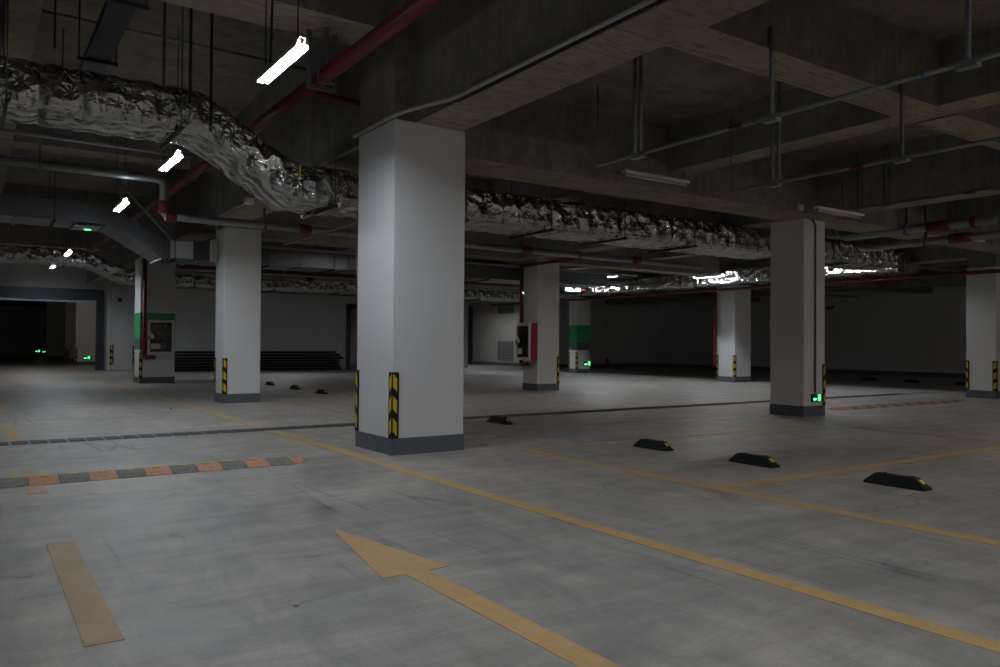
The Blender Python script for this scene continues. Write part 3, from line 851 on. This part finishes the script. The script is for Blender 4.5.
pipe('red_pipe', 'thin red riser line hugging the hidden edge of the nearest column', [(3.915, 8.88, .95), (3.915, 8.88, 2.85)], .010, 'red')
# clutter of services deeper under the slab
for i, (x0, x1, y, z, rad, mat, lab) in enumerate((
        (4.9, 20, 19.6, 3.35, .06, 'steel', 'grey service pipe behind the hose cabinet column head'),
        (4.9, 20, 20.1, 3.42, .04, 'steel', 'thinner grey service pipe behind the hose cabinet column head'),
        (4.9, 20, 23.4, 3.40, .05, 'red', 'red service pipe deep under the slab before the far duct'),
        (4.9, 20, 24.2, 3.30, .05, 'steel', 'grey service pipe deep under the slab before the far duct'),
        (12.6, 19.5, 13.6, 3.62, .035, 'steel', 'grey service pipe behind the conduit column head'),
        (21.5, 33, 20.0, 3.5, .05, 'steel', 'grey service pipe above the far guarded column'))):
    pipe('service_pipe', lab, [(x0, y, z), (x1, y, z)], rad, mat, 'pipe', coup=(((x0+4, y, z), (x0+4.25, y, z)), ((x0+6, y, z), (x0+6.25, y, z)))[:2 if x0 < 10 else 1] if mat == 'steel' else (),
         clamps=(((x0+3, y, z), ZS, .015), ((x0+(8 if x0 < 10 else 5), y, z), ZS, .015)))
for x, y0, y1, z, rad, mat, lab in ((10.4, 35, 11.5, 3.45, .045, 'red', 'red branch line running away between the middle columns'),
                                    (14.3, 35, 11.5, 3.35, .05, 'steel', 'grey branch line right of the hose cabinet column'),
                                    (17.6, 35, 11.5, 3.42, .04, 'red', 'red branch line near the far lamps')):
    pipe('service_pipe', lab, [(x, 25.3, 3.63), (x, 19.0, 3.63)], rad, mat, 'pipe', clamps=(((x, 20, 3.63), ZS, .015), ((x, 24.5, 3.63), ZS, .015)))

# cable tray at the upper left, hung by two straps
r = tag(empty('cable_tray', (1.22, 0, 4.62)), 'dark grey cable tray running under the lane ceiling at the upper left', 'cable tray')
MB().box(-.13, .13, -4, 14.5, 0, .08).build('tray', M['darkframe'], r)
for y in (8.45, 10.4, 12.4):
    hb = MB().box(-.22, .22, y-.02, y+.02, -.035, -.002).build('hanger_bar', M['dkrod'], r)
    for s in (-.2, .2): MB().tube([(s, y, -.02), (s, y, ZL-4.62)], .01, 6).build('hanger_rod', M['dkrod'], hb)
# struts and hanging rods near the first lamp
for x, y, z0, lab, rr in ((2.06, 9.42, 4.0, 'dark slotted strut hanging before the foil duct bend', .016), (2.30, 9.45, 3.72, 'strut with blue tape hanging at the foil duct bend', .015),
                          (.70, 9.45, 4.35, 'thin dark rod beside the cable tray', .01), (1.78, 9.4, 4.3, 'thin rod hanging behind the watery duct top', .006)):
    o = MB().box(-rr, rr, -rr*.6, rr*.6, 0, ZL-z0).build('hanging_strut', M['dkrod']); o.location = (x, y, z0); tag(o, lab.replace('watery ', ''), 'strut')
    if 'blue' in lab:
        MB().box(-rr-.003, rr+.003, -rr*.6-.003, rr*.6+.003, .02, .07).build('blue_tape', M['bluecap'], o)
pipe('hanging_cable', 'thin black cable hanging down to the nearest lit lamp', [(2.36, 7.3, ZL), (2.33, 7.3, 4.6), (2.33, 7.35, 3.9)], .012, 'dkrod', 'cable', .3)
pipe('hanging_cable', 'black cable curling from the slab to the unlit batten lamp', [(7.05, 6.6, 4.44), (6.9, 6.9, 4.30), (8.5, 7.9, 4.2), (8.5, 7.9, 3.68)][1:] if False else [(8.55, 7.75, 4.44), (8.6, 7.85, 4.3), (8.6, 7.9, 3.68)], .008, 'dkrod', 'cable', .06)
o = MB().box(-.012, .012, -.004, .004, -.16, 0).build('yellow_tag', M['reflect']); o.location = (3.42, 9.55, 3.50); tag(o, 'small yellow tag stuck on the foil duct bend', 'tag')

# ------------------------------------------------------------------ conduit column details
pipe('cable_conduit', 'dark vertical conduit running down the conduit column to its exit sign', [(12.27, 8.39, 3.56), (12.55, 8.395, 3.50), (12.55, 8.395, .42)], .016, 'gconduit', 'conduit', .18)
o = MB().bev(-.05, .05, -.03, .03, -.05, .05, .008).build('junction_box', M['fixture']); o.location = (11.6, 8.04, 3.60); tag(o, 'small white junction box on the cross beam left of the conduit column', 'junction box')
o = MB().bev(-.035, .035, -.025, .025, -.025, .025, .006).build('junction_box', M['fixture']); o.location = (3.9, 10.72, 3.04); tag(o, 'small white junction box under the foil duct bend', 'junction box')
o = MB().tube([(0, 0, 0), (0, 0, .06), (0, 0, .1)], .08, 14).build('smoke_detector', M['fixture']); o.location = (3.85, 13.2, 3.58); tag(o, 'round white smoke detector near the second column head', 'smoke detector')

# exit signs
def make_exit():
    r = empty('exit_sign')
    m = MB(); m.bev(-.16, .16, -.03, 0, -.075, .075, .006); m.build('sign_case', M['blackmetal'], r)
    y = -.032
    m = MB()
    def poly(pts): m._new([(a, y, b) for a, b in pts], [list(range(len(pts)))])
    poly([(-.14, -.025), (-.09, .012), (-.09, -.010), (-.035, -.010), (-.035, -.040), (-.09, -.040), (-.09, -.062)])
    m.build('green_arrow', M['exitgreen'], r)
    m = MB()
    def poly(pts): m._new([(a, y, b) for a, b in pts], [list(range(len(pts)))])
    poly([(-.01, .062), (.09, .062), (.09, .052), (-.01, .052)])
    poly([(.08, .05), (.09, .05), (.09, -.06), (.08, -.06)])
    poly([(.045+.014*math.cos(k*PI/4), .034+.014*math.sin(k*PI/4)) for k in range(8)])
    poly([(.025, .018), (.055, .018), (.06, -.015), (.03, -.015)])
    poly([(.025, .018), (-.012, .0), (-.008, -.010), (.03, .005)])
    poly([(.03, -.013), (.048, -.015), (.02, -.06), (.0, -.058)])
    poly([(.044, -.013), (.06, -.015), (.074, -.06), (.058, -.06)])
    m.build('green_running_figure', M['exitgreen'], r)
    return r
ex = make_exit()
for i, (x, y, z, rz, s, lab) in enumerate(((12.60, 8.41, .33, 0, 1, 'lit green exit sign low on the conduit column'),
                                (22.92, 26.73, .42, 0, 1.5, 'lit green exit sign low on the far green banded column'),
                                (21.2, 8.93, .42, 0, 1, 'lit green exit sign low on the rightmost column'),
                                (5.17, 46.48, .40, 0, 1.25, 'lit green exit sign on the column just inside the gateway'),
                                (3.75, 60, .60, 0, 1.1, 'left lit green exit sign deep beyond the gateway'),
                                (4.5, 65.9, .48, 0, .8, 'tiny lit green exit sign beside the farthest column'))):
    o = ex if i == 0 else copy_tree(ex)
    o.location = (x, y, z); o.rotation_euler = (0, 0, rz); o.scale = (s, 1, s*.9); tag(o, lab, 'exit sign', 'low green exit signs')
for x, y, h in ((3.75, 60.02, .6), (4.5, 65.92, .48)):
    o = MB().bev(-.2, .2, 0, .3, 0, h+.3, .02).build('low_pillar', M['darkframe']); o.location = (x, y, 0)
    tag(o, 'dark low pillar carrying the left exit sign beyond the gateway' if x < 4 else 'dark low pillar carrying the tiny exit sign beside the farthest column', 'pillar')
# green arrow sign under the galvanised duct
o = MB().box(-.24, .24, -.55, .15, -.02, 0).build('direction_sign', M['alu']); o.location = (1.97, 18.45, 3.62); tag(o, 'flat panel with a lit green mark under the galvanised duct', 'sign')
MB().box(-.02, .10, -.12, -.02, -.03, -.021).build('green_mark', M['exitgreen'], o)
# hanging lit sign by the far foil duct
r = tag(empty('hanging_sign', (17, 20.6, 3.08)), 'white lit hanging sign box with a blue mark right of the hose cabinet column', 'sign')
MB().bev(-.30, .30, -.05, .05, 0, .26, .01).build('sign_box', M['signlit'], r)
MB()._new
m = MB(); m.box(-.05, .07, -.056, -.051, .05, .2); m.box(-.10, -.05, -.056, -.051, .09, .15); m.build('blue_mark', M['bluecap'], r)
for s in (-.2, .2): MB().tube([(s, 0, .26), (s, 0, ZS-3.08)], .01, 6).build('hanger_rod', M['rod'], r)

# ------------------------------------------------------------------ fire hose cabinets
def cabinet(label, loc, rz, W=.74, H=1.0, D=.24):
    """front faces -y, origin at lower back centre"""
    r = tag(empty('fire_hose_cabinet', loc, rz), label, 'fire cabinet')
    m = MB(); t = .02
    m.box(-W/2, W/2, -D, -.0, 0, t); m.box(-W/2, W/2, -D, 0, H-t, H); m.box(-W/2, -W/2+t, -D, 0, t, H-t); m.box(W/2-t, W/2, -D, 0, t, H-t)
    m.build('red_case', M['redcab'], r)
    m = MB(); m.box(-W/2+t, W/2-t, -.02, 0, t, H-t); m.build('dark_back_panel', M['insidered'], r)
    m = MB(); f = .075
    m.box(-W/2, W/2, -D-.03, -D-.002, 0, f); m.box(-W/2, W/2, -D-.03, -D-.002, H-f, H); m.box(-W/2, -W/2+f, -D-.03, -D-.002, f, H-f); m.box(W/2-f, W/2, -D-.03, -D-.002, f, H-f)
    dr = m.build('door_frame', M['alu'], r)
    MB().box(-W/2+f, W/2-f, -D-.018, -D-.012, f, H-f).build('glass_pane', M['glass'], dr)
    MB().bev(-W/2+.02, -W/2+.045, -D-.05, -D-.03, H*.42, H*.54, .004).build('handle', M['blackmetal'], dr)
    m = MB(); m.box(-W/2+.10, -.03, -D-.022, -D-.0185, .16, .32); m.build('paper_notice', M['paper'], dr)
    m = MB(); m._new([(-W/2+.085, -D-.021, .50), (-W/2+.085, -D-.021, .66), (-W/2+.20, -D-.021, .53), (-W/2+.15, -D-.021, .44)], [(0,1,2,3)]); m.build('torn_sticker', M['paper'], dr)
    # worn yellow lettering: strokes
    m = MB()
    rr = random.Random(3)
    for gx in (-.17, -.02, .13):
        for k in range(4):
            z = H-.25+k*.03; m.box(gx-.045, gx+.045, -D-.021, -D-.0185, z, z+.009)
        m.box(gx-.005, gx+.005, -D-.021, -D-.0185, H-.26, H-.13)
    m._new([(.0, -D-.021, .54), (.07, -D-.021, .54), (.035, -D-.021, .61)], [(0,1,2)])
    m.build('yellow_lettering', M['fade_y'], dr)
    m = MB()
    pts = [(.06+.11*math.cos(a*.5)*(1-a*.02), -.12, .26+.11*math.sin(a*.5)*(1-a*.02)) for a in range(34)]
    m.tube(pts, .02, 8); m.build('coiled_hose', M['hose'], r)
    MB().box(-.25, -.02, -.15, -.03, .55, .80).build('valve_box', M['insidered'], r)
    return r
cabinet('silver framed glass hose cabinet on the green banded column beside the lane', (4.76, 25.39, .88), 0, .76, 1.03, .22)
cabinet('red hose cabinet with silver glass door on the left face of the middle column', (12.67, 17.17, .83), -PI/2, .66, 1.0, .23)

# wall box on the second column with its little conduit
r = tag(empty('wall_speaker', (4.30, 16.97, 2.93)), 'beige box speaker high on the left face of the second column', 'speaker')
MB().bev(-.13, 0, -.09, .09, 0, .48, .015).build('box_case', M['beige'], r)
MB().box(-.135, -.13, -.07, .07, .04, .44).build('speaker_grille', M['alu'], r)
MB().tube([(-.02, 0, .48), (-.02, 0, .9)], .012, 8).build('cable_drop', M['conduit'], r)

# alarm button, cctv, vents, extinguisher
o = MB().bev(-.09, .09, -.05, 0, -.09, .09, .01).build('alarm_button', M['redcab']); o.location = (5.45, 37.86, 3.1); tag(o, 'small red alarm box on the gate wall', 'alarm')
r = tag(empty('security_camera', (33.5, 21.4, 3.05)), 'small dark security camera on the dark right wall', 'camera')
MB().tube([(0, 0, .1), (-.25, 0, .1)], .03, 8).build('wall_bracket', M['blackmetal'], r); MB().bev(-.55, -.2, -.08, .08, -.08, .07, .02).build('camera_body', M['blackmetal'], r)
for z0, z1, lab in ((3.05, 3.65, 'upper louvred vent grille on the cream wall'), (.3, 1.43, 'lower louvred vent grille on the cream wall')):
    r = tag(empty('vent_grille', (25.99, 37.65, z0)), lab, 'vent')
    h = z1-z0
    m = MB(); m.box(-.03, 0, -.78, -.72, 0, h); m.box(-.03, 0, .72, .78, 0, h); m.box(-.03, 0, -.72, .72, 0, .06); m.box(-.03, 0, -.72, .72, h-.06, h); m.build('frame', M['vent'], r)
    m = MB(); k = 0
    while .08+k*.09 < h-.08:
        z = .08+k*.09; m._new([(-.025, -.72, z), (-.025, .72, z), (-.002, .72, z+.07), (-.002, -.72, z+.07)], [(0,1,2,3)]); k += 1
    m.build('louvre', M['vent'], r)
r = tag(empty('fire_extinguisher', (29.2, 32.4, 0)), 'tiny dark red fire extinguisher at the foot of the far wall', 'extinguisher')
MB().tube([(0, 0, .02), (0, 0, .50)], .09, 12).build('cylinder', M['redcab'], r); MB().tube([(0, 0, .50), (0, 0, .58)], .03, 8).build('valve', M['blackmetal'], r)

# ------------------------------------------------------------------ stacked steel bars
ordn = ['lowest', 'second from the bottom', 'third from the bottom', 'middle', 'third from the top', 'second from the top', 'topmost']
def bar(L):
    m = MB(); h = .105
    m.box(0, L, -.25, .25, 0, .02); m.box(0, L, -.25, .25, h-.02, h); m.box(0, L, -.02, .02, .02, h-.02)
    k = 0
    while k*.5 < L: m.box(k*.5, k*.5+.03, -.24, .24, .02, h-.02); k += 1
    return m
for x0, L, y, where in ((10.35, 4.0, 34.55, 'wide stack right of the second column'), (6.75, 3.6, 34.55, 'stack left of the second column')):
    proto = None
    for k in range(7):
        if proto is None: o = proto = bar(L).build('steel_beam', M['blackmetal'])
        else: o = proto.copy(); COL.objects.link(o)
        o.location = (x0+random.uniform(-.25, .25), y+random.uniform(-.05, .05), .02+k*.125)
        tag(o, f'black steel beam, {ordn[k]} of the {where}', 'steel beam', 'black steel beams of the '+where)
# small debris on the floor
o = MB().bev(-.02, .02, -.015, .015, 0, .02, .006).build('pebble', M['plinth']); o.location = (3.1, 15.4, 0.001); tag(o, 'tiny dark stone on the floor left of the second column', 'stone')
o = MB().bev(-.012, .012, -.012, .012, 0, .010, .004).build('pebble', M['beige']); o.location = (1.30, 3.62, 0.001); tag(o, 'tiny pale stone on the floor left of the arrow', 'stone')

# ------------------------------------------------------------------ camera and world
cam = bpy.data.cameras.new('camera'); co = bpy.data.objects.new('camera', cam); COL.objects.link(co)
cam.sensor_width = 36; cam.lens = 780/1000*36; cam.clip_end = 200; cam.clip_start = .05
YAW, PITCH, ROLL = math.radians(34.2), math.radians(.8), math.radians(.4)
f = Vector((math.sin(YAW)*math.cos(PITCH), math.cos(YAW)*math.cos(PITCH), math.sin(PITCH)))
rgt = Vector((math.cos(YAW), -math.sin(YAW), 0)); up = rgt.cross(f)
r2 = math.cos(ROLL)*rgt + math.sin(ROLL)*up; u2 = -math.sin(ROLL)*rgt + math.cos(ROLL)*up
mt = Matrix((r2, u2, -f)).transposed().to_4x4(); mt.translation = (0, 0, 1.25)
co.matrix_world = mt
sc.camera = co
wd = bpy.data.worlds.new('world'); sc.world = wd; wd.use_nodes = True
wd.node_tree.nodes['Background'].inputs[0].default_value = (0, 0, 0, 1)
wd.node_tree.nodes['Background'].inputs[1].default_value = 0
sc.view_settings.view_transform = 'Standard'; sc.view_settings.look = 'None'
sc.view_settings.gamma = 1; sc.view_settings.use_curve_mapping = False
sc.view_settings.exposure = 0.62
sc.cycles.max_bounces = 8; sc.cycles.diffuse_bounces = 5
sc.cycles.use_denoising = True
sc.cycles.caustics_reflective = True
sc.cycles.sample_clamp_indirect = 4
